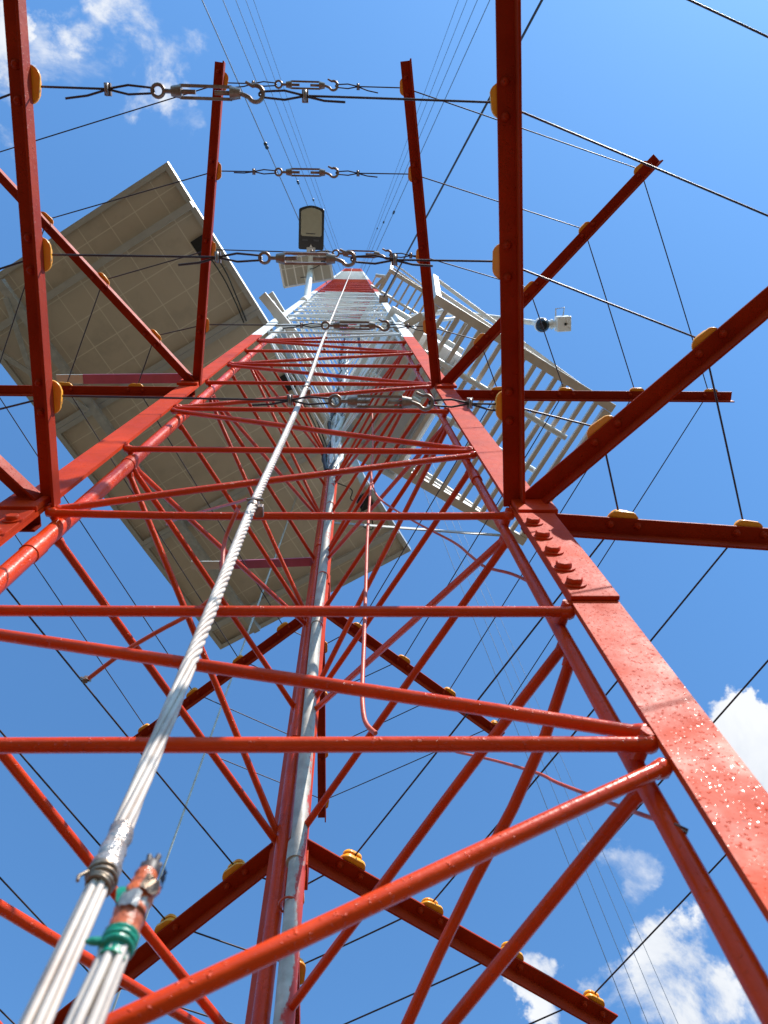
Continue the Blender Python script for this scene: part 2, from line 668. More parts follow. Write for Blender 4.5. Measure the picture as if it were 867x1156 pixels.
def turnbuckle_proto():
    t = thing('turnbuckle', '', 'turnbuckle')
    x = V((1, 0, 0)); y = V((0, 1, 0))
    bm = BM()
    for s in (-1, 1):
        bar(bm, (-.030, 0, s * .0065), (.030, 0, s * .0065), .0042, .0032)
    for s in (-1, 1):
        tube(bm, [(s * .028, 0, 0), (s * .040, 0, 0)], [.0082, .0058], 10)
    link('body', bm, M_STEEL, t, 0, True)
    bm = BM()
    tube(bm, [(-.049, 0, 0), (-.012, 0, 0)], .0026, 8)
    torus(bm, (-.0555, 0, 0), x, Z, .0068, .0022, 16, 7)
    link('eye_bolt', bm, M_STEEL, t, 0, True)
    bm = BM()
    pts = [(.010, 0, 0), (.040, 0, 0), (.046, 0, -.002)]
    for i in range(13):
        a = radians(-150 + i * 22)
        pts.append((.0575 + .0088 * cos(a), 0, .0005 + .0088 * sin(a)))
    pts += [(.046, 0, .0125)]
    tube(bm, pts, [.0026] * (len(pts) - 3) + [.0025, .0022, .0018], 8)
    link('hook', bm, M_STEEL, t, 0, True)
    return t


TB = turnbuckle_proto()
first_tb = True
RING = [('R', 0), ('R', 1), ('R', 2), ('B', 0), ('B', 1), ('B', 2), ('L', 2), ('L', 1), ('L', 0)]
ORD = ['innermost', 'second', 'third', 'outermost']
TBU = {('upper', 3): 345, ('upper', 2): 345, ('upper', 1): 408, ('upper', 0): 400,
       ('lower', 3): 300, ('lower', 2): 232, ('lower', 1): 345, ('lower', 0): 428}
TBLAB = {('upper', 3): 'small turnbuckle in the outermost wire of the upper bracket arms, high against blue sky',
         ('upper', 2): 'small turnbuckle alone against blue sky directly above the street light',
         ('upper', 1): 'turnbuckle in front of the tower tip, right half hidden behind a larger nearer one',
         ('upper', 0): 'thin distant turnbuckle crossing the white section of the tower',
         ('lower', 3): 'turnbuckle in the outermost wire of the lower arms, overhead',
         ('lower', 2): 'largest turnbuckle with open hook beside the clouds at the top left',
         ('lower', 1): 'large turnbuckle crossing just below the black street light head',
         ('lower', 0): 'long turnbuckle stretched across the red braces beside the right leg hub'}


def clip(bm, p, t, s=1.0):
    t = t.normalized()
    tt, n, m = frame_of(p, p + t)
    torus(bm, p, n, m, .0042 * s, .0018 * s, 10, 6)
    box(bm, p + m * .003, t, n, m, .006 * s, .011 * s, .005 * s)


for lev in ('upper', 'lower'):
    for n in range(4):
        P = [INSPOS[(lev, k, j, n)] for k, j in RING]
        lf, rf = P[-1], P[0]
        # where the turnbuckle hangs in the front span
        best = min((i / 400 for i in range(20, 380)), key=lambda s: abs((lambda q: 433.5 + FPX * q.dot(RX) / q.dot(FW) - TBU[(lev, n)])(lf.lerp(rf, s) - CAM)))
        c = lf.lerp(rf, best)
        t = (rf - lf).normalized()
        tb = TB if first_tb else copy_tree(TB)
        first_tb = False
        sc_ = 1.18 if lev == 'upper' else 1.0
        sc_ *= random.uniform(.90, 1.02)
        if (lev, n) == ('upper', 0):
            sc_ = 1.35
        if (lev, n) == ('lower', 0):
            sc_ = 1.05
        roll = random.uniform(.9, 1.6) if not (lev == 'lower' and n == 2) else 1.15
        fwd = (c - CAM).normalized()
        up_ = t.cross(V((0, 0, 1))).normalized()
        ref = Matrix.Rotation(random.uniform(-.35, .35), 3, t) @ t.cross(fwd)
        if ref.y > 0:
            ref = -ref
        zax = (ref - t * ref.dot(t)).normalized()
        yax = zax.cross(t).normalized()
        mt = Matrix((t * sc_, yax * sc_, zax * sc_)).transposed().to_4x4()
        mt.translation = c
        tb.matrix_basis = mt
        tb['label'] = TBLAB[(lev, n)]
        tb['group'] = 'turnbuckles tightening the fence wires'
        rw = .0014 if lev == 'lower' else .0015
        eye = c - t * .0625 * sc_
        hook = c + t * .064 * sc_
        bm = BM()
        pts = [hook + t * .05]
        for a, b in zip([hook + t * .05] + P[:-1], P):
            dd = (b - a).length
            sag = Z * (-.004 * dd)
            for s in (.25, .5, .75, 1.0):
                pts.append(a.lerp(b, s) + sag * (4 * s * (1 - s)))
        pts.append(eye - t * .05)
        tube(bm, pts, rw, 7)
        # loops round the eye and the hook, with their clips and loose tails
        for e, dr in ((eye, -1), (hook, 1)):
            e0 = e + t * dr * .05
            for s in (-1, 1):
                tube(bm, [e0 + t * dr * .003, e0.lerp(e, .45) + zax * s * .005, e + zax * s * .003, e - t * dr * .003], rw, 6)
            tail = e0 + t * dr * .05 - zax * .012 * random.uniform(.3, 1.2) - yax * .006
            tube(bm, [e0, e0.lerp(tail, .5) - zax * .002, tail], rw, 6)
        w = link('fence_wire', bm, M_WIRE)
        tag(w, {'upper': 'upper', 'lower': 'lower'}[lev] and
            '%s dark wire ring strung round the tower on the %s bracket arms' % (ORD[n], lev), 'wire', 'fence wires strung on orange insulators')
        for e, dr in ((eye, -1), (hook, 1)):
            bm = BM()
            clip(bm, e + t * dr * .052, t, 1.25)
            link('wire_clip', bm, M_STEEL, w)

# ------------------------------------------------------------------ conduit along the back leg
cp = V((-.074, .795, 0))
con = thing('conduit_pipe', 'grey galvanised pipe with flaking red paint strapped along the back leg', 'pipe', (cp.x, cp.y, 0))
bm = BM()
tube(bm, [cp + V((.004, 0, .05)), cp + V((.002, 0, 2.2)), cp + V((-.008, 0, 3.2)), cp + V((-.008, 0, 5.3))], .0118, 16)
for zz in (2.5, 3.3, 4.1):
    tube(bm, [cp + V((-.003 if zz < 3 else -.008, 0, zz)), cp + V((-.003 if zz < 3 else -.008, 0, zz + .04))], .0136, 16)
link('pipe', bm, M_PIPE, con)
for zz in (2.02, 2.42, 3.02, 3.62, 4.3):
    bm = BM()
    c = cp + V((-.006, 0, zz))
    torus(bm, c, (1, 0, 0), (0, 1, 0), .0128, .0016, 16, 6)
    link('strap', bm, M_BIND if zz < 2.2 else M_RED, con)

# crinkled cable bundle above the conduit
bun = thing('cable_bundle', 'bunch of pale crinkled wrapped cables tied up the back leg above the grey pipe', 'cables', (-.09, .80, 4.6))
rnd = random.Random(3)
for q in range(7):
    bm = BM()
    pts = []
    ph, ax_, ay_ = rnd.uniform(0, 6), rnd.uniform(-.035, .035), rnd.uniform(-.03, .02)
    top = rnd.uniform(7, 12)
    z = 4.72 + rnd.uniform(0, .25)
    while z < top:
        g = min(1, (z - 4.7) * 2 + .3)
        pts.append((-.085 + ax_ * g + .014 * sin(z * 7 + ph), .80 + ay_ * g + .012 * cos(z * 5.3 + ph), z))
        z += .05
    tube(bm, pts, [rnd.uniform(.006, .013) for _ in pts], 7)
    link('cable', bm, [M_WRAP, M_WRAP, M_PALE, M_GALV, M_WRAP, M_CABLE, M_CABLE][q], bun)

# black feeder cables on the inside of the white section
for (px, py, ztop, r, lab) in ((-.20, .56, 20, .008, 'thin black feeder cable climbing inside the tower nearer the left leg'),
                               (.05, .60, 26, .010, 'thicker black feeder cable climbing inside the tower nearer the right leg')):
    bm = BM()
    pts = [(px + .02 * sin(z * 1.3), py + .015 * cos(z * 1.1), z) for z in [7.2 + .3 * i for i in range(int((ztop - 7.2) / .3))]]
    tube(bm, pts, r, 7)
    tag(link('feeder_cable', bm, M_CABLE), lab, 'cable', 'black feeder cables inside the tower')

# ------------------------------------------------------------------ twisted down conductor in front of the front face
def strand_pts(c, z0, z1, n, R, pitch, ph, step=.008):
    k = max(2, int((z1 - z0) / step))
    out = []
    for i in range(k + 1):
        z = z0 + (z1 - z0) * i / k
        a = ph + 2 * pi * z / pitch
        p = c(z)
        out.append(V((p[0] + R(z) * cos(a), p[1] + R(z) * sin(a), z)))
    return out


def cc(z):
    # slight wander of the hanging cable
    return (-.120 + .006 * math.exp(-((z - 3.6) / .7) ** 2) - .003 * math.exp(-((z - 2.5) / .3) ** 2), .287)


dc = thing('down_conductor_cable', 'long pale twisted metal cable hanging down the front of the tower', 'cable', (-.12, .29, 0))
for q in range(6):
    bm = BM()
    ph = q * pi / 3
    pts = []
    # below the binding the strands run nearly parallel and splay a little
    z = .2
    while z < 1.885:
        a = ph + 1.2 * z
        sp = .0034 + min(.12, max(0, 1.86 - z)) * .010
        p = cc(z)
        pts.append(V((p[0] - max(0, 1.86 - max(z, 1.5)) * .03 + sp * cos(a), p[1] + .7 * sp * sin(a), z)))
        z += .03
    a0 = ph + 1.2 * 1.885
    z = 1.885
    while z < 9:
        st = .0075 if z < 4.5 else .02
        pitch = .36 if z < 2.08 else .085
        a0 += 2 * pi * st / pitch
        p = cc(z)
        pts.append(V((p[0] + .0036 * cos(a0), p[1] + .0036 * sin(a0), z)))
        z += st
    tube(bm, pts, .0021, 6)
    link('strand', bm, M_STRAND, dc)
bm = BM()
tube(bm, [(cc(z)[0], cc(z)[1], z) for z in (1.6, 1.9, 2.2, 2.35, 2.5, 2.65, 2.9, 3.2, 3.5, 3.9, 4.4, 5, 9)], .0022, 6)
link('core', bm, M_RED, dc)
bm = BM()
tube(bm, [(cc(9)[0], cc(9)[1], z) for z in (9.0, 20, 40.5)], .0060, 7)
link('upper_run', bm, M_STRAND, dc)
rnd = random.Random(5)
bm = BM()
pts, rr = [], []
for i in range(14):
    zz = 1.856 + i * .0026
    pts.append((cc(zz)[0] + rnd.uniform(-.0006, .0006), cc(zz)[1] + rnd.uniform(-.0005, .0005), zz))
    rr.append(.0066 + rnd.uniform(-.0005, .0008) - .0006 * (i > 10))
tube(bm, pts, rr, 11)
link('foil_sleeve', bm, M_FOIL, dc)
bm = BM()
for i in range(6):
    zz = 1.846 + i * .0024
    torus(bm, (cc(zz)[0] + rnd.uniform(-.0008, .0008), cc(zz)[1], zz), (1, 0, rnd.uniform(-.22, .22)), (0, 1, rnd.uniform(-.2, .2)), .0062 + rnd.uniform(-.0005, .0009), .0010 + rnd.uniform(0, .0004), 16, 6)
tube(bm, [(cc(1.85)[0] - .006, .282, 1.85), (cc(1.85)[0] - .0085, .280, 1.8445), (cc(1.85)[0] - .0075, .279, 1.840)], .0009, 6)
link('binding', bm, M_BIND, dc)
for zz in (2.513, 3.505):
    bm = BM()
    x, y = cc(zz)
    lathe(bm, [(.0062, -.012), (.0070, -.010), (.0070, .010), (.0062, .012)], (x, y, zz), (0, 0, 1), 14)
    box(bm, (x + .007, y + .008, zz), (1, 0, 0), (0, 1, 0), Z, .010, .014, .012)
    tube(bm, [(x - .008, y - .006, zz), (x + .012, y - .006, zz)], .0022, 6)
    link('clamp', bm, M_STEEL, dc, .0008)

# ------------------------------------------------------------------ loose taped cable end near the lens
se = thing('taped_cable_end', 'frayed cable stub standing at the bottom left, bound with orange and green tape', 'cable', (-.094, .25, 0))
tip = at_y(168, 985, .248)
foot = at_y(95, 1156, .25)


def cs(z):
    s = (z - foot.z) / (tip.z - foot.z)
    p = foot.lerp(tip, s) if s > -1 else foot.lerp(tip, -1)
    return p


for q in range(6):
    bm = BM()
    pts = []
    for i in range(40):
        z = .2 + (tip.z - .012 - .2) * (i / 39) ** .45
        p = cs(max(z, foot.z - .1))
        a = q * pi / 3 + 1.4 * z
        R = .0036 + max(0, min(.03, tip.z - .036 - z)) * .03
        pts.append(V((p.x + R * cos(a), p.y + .75 * R * sin(a), z)))
    tube(bm, pts, .0020, 6)
    link('strand', bm, M_STRAND, se)
bm = BM()
pts, rr = [], []
rnd = random.Random(11)
for i in range(16):
    p = cs(tip.z - .034 + i * .0022)
    pts.append(p + V((rnd.uniform(-.0007, .0007), rnd.uniform(-.0007, .0007), 0)))
    rr.append(.0060 + rnd.uniform(-.0011, .0010) - (.0016 if i > 12 else 0))
tube(bm, pts, rr, 12)
link('orange_tape', bm, M_TAPE, se)
for i in range(3):                                # torn silver and dark patches of older tape
    bm = BM()
    zz = tip.z - .026 + i * .0095
    a0 = -2.2 + i * .9
    vsr = []
    for r_ in range(4):
        row = []
        for c_ in range(6):
            a = a0 + c_ * .22 + rnd.uniform(-.06, .06)
            p = cs(zz + r_ * .0026 + rnd.uniform(-.0006, .0006))
            rad = .0070 + rnd.uniform(0, .0008)
            row.append(bm.verts.new(p + V((rad * cos(a), rad * sin(a), 0))))
        vsr.append(row)
    for r_ in range(3):
        for c_ in range(5):
            bm.faces.new((vsr[r_][c_], vsr[r_][c_ + 1], vsr[r_ + 1][c_ + 1], vsr[r_ + 1][c_]))
    bmesh.ops.solidify(bm, geom=list(bm.faces), thickness=.0006)
    link('torn_tape', bm, (M_GALV, M_BIND, M_BLACK)[i], se)
bm = BM()
for (dz, R, r) in ((-.0405, .0050, .0019), (-.0380, .0055, .0017), (-.0355, .0052, .0018)):
    torus(bm, cs(tip.z + dz), (1, 0, .1), (0, 1, -.1), R, r, 16, 6)
tube(bm, [cs(tip.z - .038) + V((-.005, -.002, -.001)), cs(tip.z - .039) + V((-.009, -.004, -.002)), cs(tip.z - .040) + V((-.011, -.004, -.001))], [.0018, .0016, .0007], 6)
box(bm, cs(tip.z - .019) + V((-.0050, -.003, 0)), (1, 0, .2), (0, 1, 0), (-.2, 0, 1), .0035, .006, .008)
rr = []
pts = []
for i in range(8):
    pts.append(cs(tip.z - .046 + i * .0022))
    rr.append(.0050 + rnd.uniform(-.0004, .0007))
tube(bm, pts, rr, 11)
link('green_tape', bm, M_GREEN, se)
bm = BM()
lathe(bm, [(.0042, -.004), (.0046, 0), (.0032, .0035)], cs(tip.z + .002), tip - foot, 12)
for q in range(6):
    a = q * 1.1
    c = cs(tip.z + .003)
    tube(bm, [c + V((.0022 * cos(a), .0028 * sin(a), -.002)), c + V((.0036 * cos(a), .0036 * sin(a), .002 + .0012 * (q % 3)))], .0013, 5)
link('frayed_tip', bm, M_DARKTIP, se)

# ------------------------------------------------------------------ red painted bonding wires
def smooth(pts, n=6):
    pts = [V(p) for p in pts]
    P = [pts[0]] + pts + [pts[-1]]
    out = []
    for i in range(1, len(P) - 2):
        p0, p1, p2, p3 = P[i - 1:i + 3]
        for k in range(n):
            t = k / n
            out.append(.5 * ((2 * p1) + (p2 - p0) * t + (2 * p0 - 5 * p1 + 4 * p2 - p3) * t * t + (3 * p1 - p0 - 3 * p2 + p3) * t ** 3))
    out.append(pts[-1])
    return out


def Y(*a):
    return [at_y(u, v, y) for u, v, y in a]


bm = BM()
tube(bm, smooth(Y((420, 460, .60), (421, 500, .56), (419, 540, .52), (415, 600, .5), (413, 660, .5), (411, 720, .5), (409, 775, .5), (410, 803, .5), (414, 818, .5), (424, 828, .5))), .0029, 8)
o = tag(link('bonding_wire', bm, M_RED), 'red painted wire dropping inside the tower with a hooked lower end', 'wire', 'red painted bonding wires')
bm = BM()
tube(bm, smooth(Y((419, 535, .52), (422, 552, .51), (432, 566, .50), (470, 590, .48), (512, 612, .46), (532, 628, .43), (548, 640, .41), (578, 648, .385), (606, 661, .36))), .0022, 8)
tag(link('bonding_wire', bm, M_RED), 'thin red wire branching off toward the right leg above the splice bolts', 'wire', 'red painted bonding wires')
bm = BM()
tube(bm, smooth(Y((270, 572, .295), (266, 580, .31), (254, 610, .34), (251, 640, .36), (250, 655, .37), (243, 672, .38), (215, 693, .40), (180, 712, .42), (140, 736, .45), (100, 766, .48))), .0027, 8)
ra = link('bonding_wire', bm, M_RED)
tag(ra, 'red wire curling away from the pale twisted cable to a clamp at far left', 'wire', 'red painted bonding wires')
bm = BM()
e = at_y(97, 767, .483)
box(bm, e, (1, 0, 0), (0, 1, 0), Z, .006, .006, .010)
tube(bm, [e + V((-.007, 0, .004)), e + V((.006, 0, -.003))], .002, 6)
link('end_clamp', bm, M_STEEL, ra, .001)
bm = BM()
tube(bm, smooth(Y((515, 849, .62), (560, 859, .56), (607, 873, .50), (630, 884, .47), (680, 903, .42), (720, 918, .38), (764, 933, .335))), .0017, 8)
rb = link('bonding_wire', bm, M_RED)
tag(rb, 'thin red wire crossing low behind the right leg to a clamp at its edge', 'wire', 'red painted bonding wires')
bm = BM()
e = at_y(767, 935, .333)
tube(bm, [e + V((-.003, 0, .002)), e + V((.004, .001, -.003))], .0026, 8)
link('end_clamp', bm, M_STEEL, rb, .001)
bm = BM()
tube(bm, smooth(Y((279, 563, .31), (268, 567, .33), (237, 575, .40), (205, 584, .48), (188, 592, .55))), .002, 7)
tag(link('bonding_wire', bm, M_RED), 'very thin red wire stub left of the twisted cable clamp', 'wire', 'red painted bonding wires')

# ------------------------------------------------------------------ mauve flat bars beside the left and back legs
for (u0, um, u1, v, vv, lab) in ((64, 94, 214, 428, 427, 'flat mauve bar with pale tip pointing left from the left leg under the panels'),
                                 (216, 248, 354, 638, 634, 'flat mauve bar with pale tip pointing left from the back leg under the panels')):
    zb = 3.86
    a, m, b = at_h(u0, v, zb), at_h(um, v, zb), at_h(u1, vv, zb)
    t = thing('flat_bar', lab, 'bar', b, 'mauve flat bars under the solar panels')
    bm = BM()
    bar(bm, m, b, .026, .005)
    link('painted_length', bm, M_MAUVE, t, .0006)
    bm = BM()
    bar(bm, a, m - (b - m).normalized() * .0005, .025, .0048)
    link('bare_tip', bm, M_PALE, t, .0006)

# ------------------------------------------------------------------ solar array: three framed panels on a rack
A0 = V((-1.121, -.552, 7.046)); B0 = V((.423, 2.002, 7.344)); C0 = V((-1.0, 2.847, 7.475))
ua = (B0 - A0).normalized()
vb = (C0 - B0); vb = (vb - ua * vb.dot(ua)).normalized()
nn = ua.cross(vb).normalized()                 # up
if nn.z < 0:
    nn = -nn
PW, PH = .992, 1.645


def panel_root(s, t0, nm, lab, group):
    mt = Matrix((ua, vb, nn)).transposed().to_4x4()
    mt.translation = A0 + ua * s + vb * t0
    return thing(nm, lab, 'solar panel', group=group, mat=mt)


GAP = .002
plab = ['large framed solar panel nearest the top of the photo, highest corner on the sky',
        'large framed solar panel in the middle of the array of three, seen from below',
        'large framed solar panel of the array farthest back, behind the back leg']
for i in range(3):
    t = panel_root(i * (PW + GAP), 0, 'solar_panel', plab[i], 'large solar panels beside the tower')
    bm = BM()
    X, Yv = V((1, 0, 0)), V((0, 1, 0))
    fw, fh = .030, .040
    # frame: four mitred channels with an inner lip at the bottom
    for (a, b, ins_) in (((0, 0), (PW, 0), (0, 1)), ((PW, 0), (PW, PH), (-1, 0)), ((PW, PH), (0, PH), (0, -1)), ((0, PH), (0, 0), (1, 0))):
        a3, b3, n3 = V((*a, 0)), V((*b, 0)), V((*ins_, 0))
        tdir = (b3 - a3).normalized()
        c = (a3 + b3) / 2
        ln = (b3 - a3).length
        shr = 0 if ins_[0] == 0 else .0615
        box(bm, c + n3 * .002 + Z * .0, tdir, n3, Z, ln - (.0082 if ins_[0] else 0), .004, fh)
        box(bm, c + n3 * (.004 + fw / 2) - Z * (fh / 2 - .001), tdir, n3, Z, ln - .0084 - (2 * fw if ins_[0] else 0), fw, .002)
    link('frame', bm, M_ALU, t, 0, True)
    bm = BM()
    box(bm, (PW / 2, PH / 2, .012), X, Yv, Z, PW - .009, PH - .009, .005)
    o = link('back_sheet', bm, M_SHEET, t, 0, True)
    # shift so that the cell grid starts inside the frame
    bm = BM()
    jx, jy = PW / 2, .16
    box(bm, (.50, .10, -.004), X, Yv, Z, .11, .095, .024)
    link('junction_box', bm, M_BLACK, t, .003, True)
    bm = BM()
    if i < 2:
        tube(bm, smooth([(.50, .10, -.012), (.56, .06, -.03), (.70, .05, -.05), (.85, .075, -.05), (1.02, .11, -.04)]), .0042, 6)
        tube(bm, smooth([(.50, .12, -.012), (.58, .09, -.04), (.72, .08, -.065), (.88, .10, -.055), (1.02, .13, -.04)]), .0042, 6)
    else:
        tube(bm, smooth([(.50, .10, -.012), (.55, .16, -.05), (.62, .20, -.05), (.70, .15, -.03), (.58, .10, -.01)]), .0042, 6)
        tube(bm, smooth([(.50, .10, -.012), (.42, .16, -.06), (.36, .12, -.05), (.25, .2, -.04)]), .0042, 6)
    link('lead', bm, M_CABLE, t, 0, True)

rack = thing('panel_rack', 'galvanised rack of rails and cross bracing under the large solar panels', 'rack', A0 + ua * 1.5 + vb * .8)


def S(s, t, d=0.):
    return A0 + ua * s + vb * t + nn * d


for s in (.27, 2.78):
    bm = BM()
    bar(bm, S(s, .004, -.042), S(s, PH - .004, -.042), .04, .036, nn)
    link('rail', bm, M_ALU, rack, .001)
for t_ in (1.28,):
    bm = BM()
    bar(bm, S(.05, t_, -.088), S(2.95, t_, -.088), .05, .05, nn)
    link('beam', bm, M_GALV, rack, .001)
bm = BM()
bar(bm, S(.15, 1.30, -.12), S(.95, PH - .03, -.082), .032, .010, nn)
link('brace', bm, M_GALV, rack, .001)
bm = BM()
bar(bm, S(.28, PH - .02, -.082), S(.98, 1.30, -.135), .032, .010, nn)
link('brace', bm, M_GALV, rack, .001)
bm = BM()
bar(bm, S(1.62, .02, -.075), V((-.40, .36, 6.2)), .045, .03)
link('stay', bm, M_GALV, rack, .001)
bm = BM()
bar(bm, S(2.35, .02, -.075), V((-.13, .80, 6.4)), .045, .03)
link('stay', bm, M_GALV, rack, .001)
bm = BM()
bar(bm, S(2.2, .02, -.075), V((-.14, .84, 7.2)), .04, .03)
link('stay', bm, M_WHITE, rack, .001)
bm = BM()
bar(bm, V((-.53, .20, 7.02)), V((-.08, .93, 7.06)), .045, .045)
link('mounting_beam', bm, M_WHITE, rack, .001)
bm = BM()
bar(bm, V((-.47, .23, 6.40)), V((-.06, .91, 6.42)), .045, .045)
link('mounting_beam', bm, M_WHITE, rack, .001)

# short white bar held out from the left leg
bm = BM()
a, b = at_h(296, 333, 6.1), at_h(331, 376, 6.08)
bar(bm, a, b, .045, .03)
tag(link('outrigger_bar', bm, M_WHITE, None, .002), 'short white square bar sticking out past the left leg beside the panel corner', 'bar')
# long flat tie bar between the panel rack and the cage
bm = BM()
bar(bm, at_h(372, 590, 6.08), at_h(574, 605, 6.06), .006, .034)
tag(link('tie_bar', bm, M_GALV, None, .001), 'long grey flat bar behind the back leg reaching the white cage corner', 'bar')

# ------------------------------------------------------------------ slatted platforms
E1 = V((cos(radians(29.8)), sin(radians(29.8)), 0)); E2 = V((-E1.y, E1.x, 0))


def platform(corner, lab, stays=True, n=16):
    M_BEAM, M_WHITE = M_BRIGHT, M_CREAM
    t = thing('slatted_platform', lab, 'platform', corner, 'white slatted platforms on the tower')
    LA, LB_ = 1.10, .88
    c = V(corner)
    w = .048
    for nm, a, b in (('frame_side', c, c + E1 * LA), ('frame_side', c + E2 * LB_, c + E2 * LB_ + E1 * LA),
                     ('frame_side', c + E2 * (w / 2 + .001), c + E2 * (LB_ - w / 2 - .001)), ('frame_side', c + E1 * LA + E2 * (w / 2 + .001), c + E1 * LA + E2 * (LB_ - w / 2 - .001))):
        bm = BM()
        ex = E1 * (w / 2) if abs((b - a).normalized().dot(E1)) > .5 else V((0, 0, 0))
        bar(bm, a - ex, b + ex, w, .045)
        link(nm, bm, M_WHITE, t, .004)
    for i in range(1, n):
        p = c + E1 * (LA * i / n + random.uniform(-.006, .006))
        jog = E1 * random.uniform(-.005, .005)
        bm = BM()
        bar(bm, p + E2 * (w / 2 - .004), p + jog + E2 * (LB_ - w / 2 + .004), .023, .028)
        link('slat', bm, M_WHITE, t, .002)
    for f in (.30, .58):
        bm = BM()
        p = c + E2 * (LB_ * f) + Z * (-.036 if f < .4 else .036)
        tube(bm, [p - E1 * .12, p + E1 * (LA - .12)], .016, 10)
        link('beam', bm, M_BEAM, t)
    if stays:
        for side, out in ((0, V((.05, -.10, 0))), (LB_, V((.02, .05, 0)))):
            base = c + E2 * side
            hi = base + out + Z * .80
            mid = base + out * .45 + Z * .42
            far = base + E1 * (LA - .02) + Z * .03
            bm = BM()
            bar(bm, base + Z * .02, hi, .036, .036, E1)
            link('post', bm, M_WHITE, t, .002)
            for p in (hi, mid):
                bm = BM()
                bar(bm, p, far if p is hi else far - E1 * .06, .022, .022, Z)
                link('stay', bm, M_WHITE, t, .002)
    for f in (.12, .88):
        bm = BM()
        p = c + E2 * (LB_ * f) - Z * .0
        q = LEG['R'].lerp(LEG['B'], f) + Z * (c.z - .02)
        bar(bm, p - E1 * .03, q, .04, .03)
        link('bracket', bm, M_WHITE, t, .002)
    return t


N1 = V((.431, .19, 6.10))
platform(N1, 'lower, larger looking white slatted cage platform under the pale cabinet right of the tower')
platform(V((.421, .107, 12.1)), 'upper white slatted platform higher on the right side, its rails against the sky', n=12)

# equipment cabinet standing on the lower platform
c0 = at_h(450, 357, 6.165)
cab = thing('equipment_cabinet', 'pale grey metal cabinet standing on the lower slatted platform', 'cabinet', c0)
cb = c0 + Z * .26 + E1 * .225 + E2 * .40
bm = BM()
box(bm, cb, E1, E2, Z, .44, .78, .48)
link('body', bm, M_BOX, cab, .006)
bm = BM()
box(bm, cb + E1 * .226, E1, E2, Z, .012, .72, .43)
d_ = link('door', bm, M_BOX, cab, .003)
bm = BM()
box(bm, cb + E1 * .240 + E2 * .28, E1, E2, Z, .02, .02, .10)
link('handle', bm, M_BLACK, d_, .003)
bm = BM()
box(bm, cb + Z * .252, E1, E2, Z, .50, .84, .022)
link('roof', bm, M_WHITE, cab, .004)
bm = BM()
for sx in (-.18, .18):
    bar(bm, cb - Z * .2515 + E1 * sx - E2 * .36, cb - Z * .2515 + E1 * sx + E2 * .36, .04, .022)
link('plinth', bm, M_GALV, cab, .001)

# ------------------------------------------------------------------ security camera on its long pipe arm
zc = 6.62
pd = at_h(612, 367, zc)
pb = at_h(629, 366, zc)
ptz = thing('security_camera', 'white security camera with black glass dome hanging on a pipe arm right of the tower', 'camera', pd)
bm = BM()
lathe(bm, [(.001, -.046), (.016, -.042), (.029, -.032), (.037, -.016), (.040, 0), (.040, .01)], pd - Z * .012, (0, 0, 1), 24)
link('dome', bm, M_DOME, ptz)
bm = BM()
lathe(bm, [(.042, -.010), (.043, 0), (.042, .04), (.030, .06), (.016, .07), (.016, .12)], pd, (0, 0, 1), 24)
link('housing', bm, M_WHITE, ptz)
bx = (pb - pd).normalized()
by = Z.cross(bx)
bc = pd + bx * .125 + Z * .012
bm = BM()
box(bm, bc, bx, by, Z, .084, .088, .08)
bxo = link('side_box', bm, M_WHITE, ptz, .006)
bm = BM()
lathe(bm, [(.008, 0), (.008, .006)], bc - Z * .040 + bx * .006, (0, 0, -1), 12)
link('cable_port', bm, M_BLACK, bxo)
bm = BM()
tube(bm, [pd + bx * .03 + Z * .02, bc - bx * .035 + Z * .006], .024, 16)
tube(bm, [pd + bx * .055 + Z * .02, pd + bx * .066 + Z * .02], .030, 16)
link('neck', bm, M_WHITE, ptz)
bm = BM()
q = bc + Z * .03
tube(bm, [q - bx * .035 - by * .04, q - bx * .033 - by * .085 + Z * .01, q + bx * .018 - by * .09 + Z * .01, q + bx * .008 - by * .04], .0045, 8)
link('handle_loop', bm, M_GALV, ptz)
bm = BM()
ra_ = LEG['R'] + V((.02, .02, 6.72))
tube(bm, [ra_, at_h(500, 352, 6.85), at_h(560, 359, 6.85), pd + V((-.02, 0, .22)), pd + V((0, 0, .15))], .017, 10)
link('arm', bm, M_WHITE, ptz)
bm = BM()
tube(bm, [LEG['R'] + V((.02, .02, 6.3)), at_h(535, 357, 6.85)], .011, 8)
link('arm_strut', bm, M_WHITE, ptz)

# small bullet camera higher up the right leg
bz = 14.2
bp = at_h(432, 312.5, bz)
bt = thing('bullet_camera', 'tiny white bullet camera on a short arm near the tower top, right side', 'camera', bp)
bm = BM()
tube(bm, [bp + V((-.10, -.015, .015)), bp + V((.04, .0, -.015))], .028, 12)
link('body', bm, M_WHITE, bt)
bm = BM()
tube(bm, [bp + V((.040, .0, -.015)), bp + V((.062, .002, -.018))], .030, 12)
link('lens', bm, M_BLACK, bt)
bm = BM()
tube(bm, [LEG['R'] + V((.03, .02, bz + .06)), bp + V((-.09, -.01, .06)), bp + V((-.07, -.01, .02))], .012, 8)
link('arm', bm, M_WHITE, bt)

# ------------------------------------------------------------------ street light and its small panel
zl = 10.3
p0, p1 = at_h(352, 231.5, zl), at_h(351, 282, zl)
ly = (p0 - p1).normalized(); lx = V((0, 0, -1)).cross(ly).normalized() * -1
if lx.x < 0:
    lx = -lx
LL = (p0 - p1).length
LW = .245
lamp = thing('street_light', 'black rimmed LED street light head with pale window on a white pipe arm', 'street light', p1)


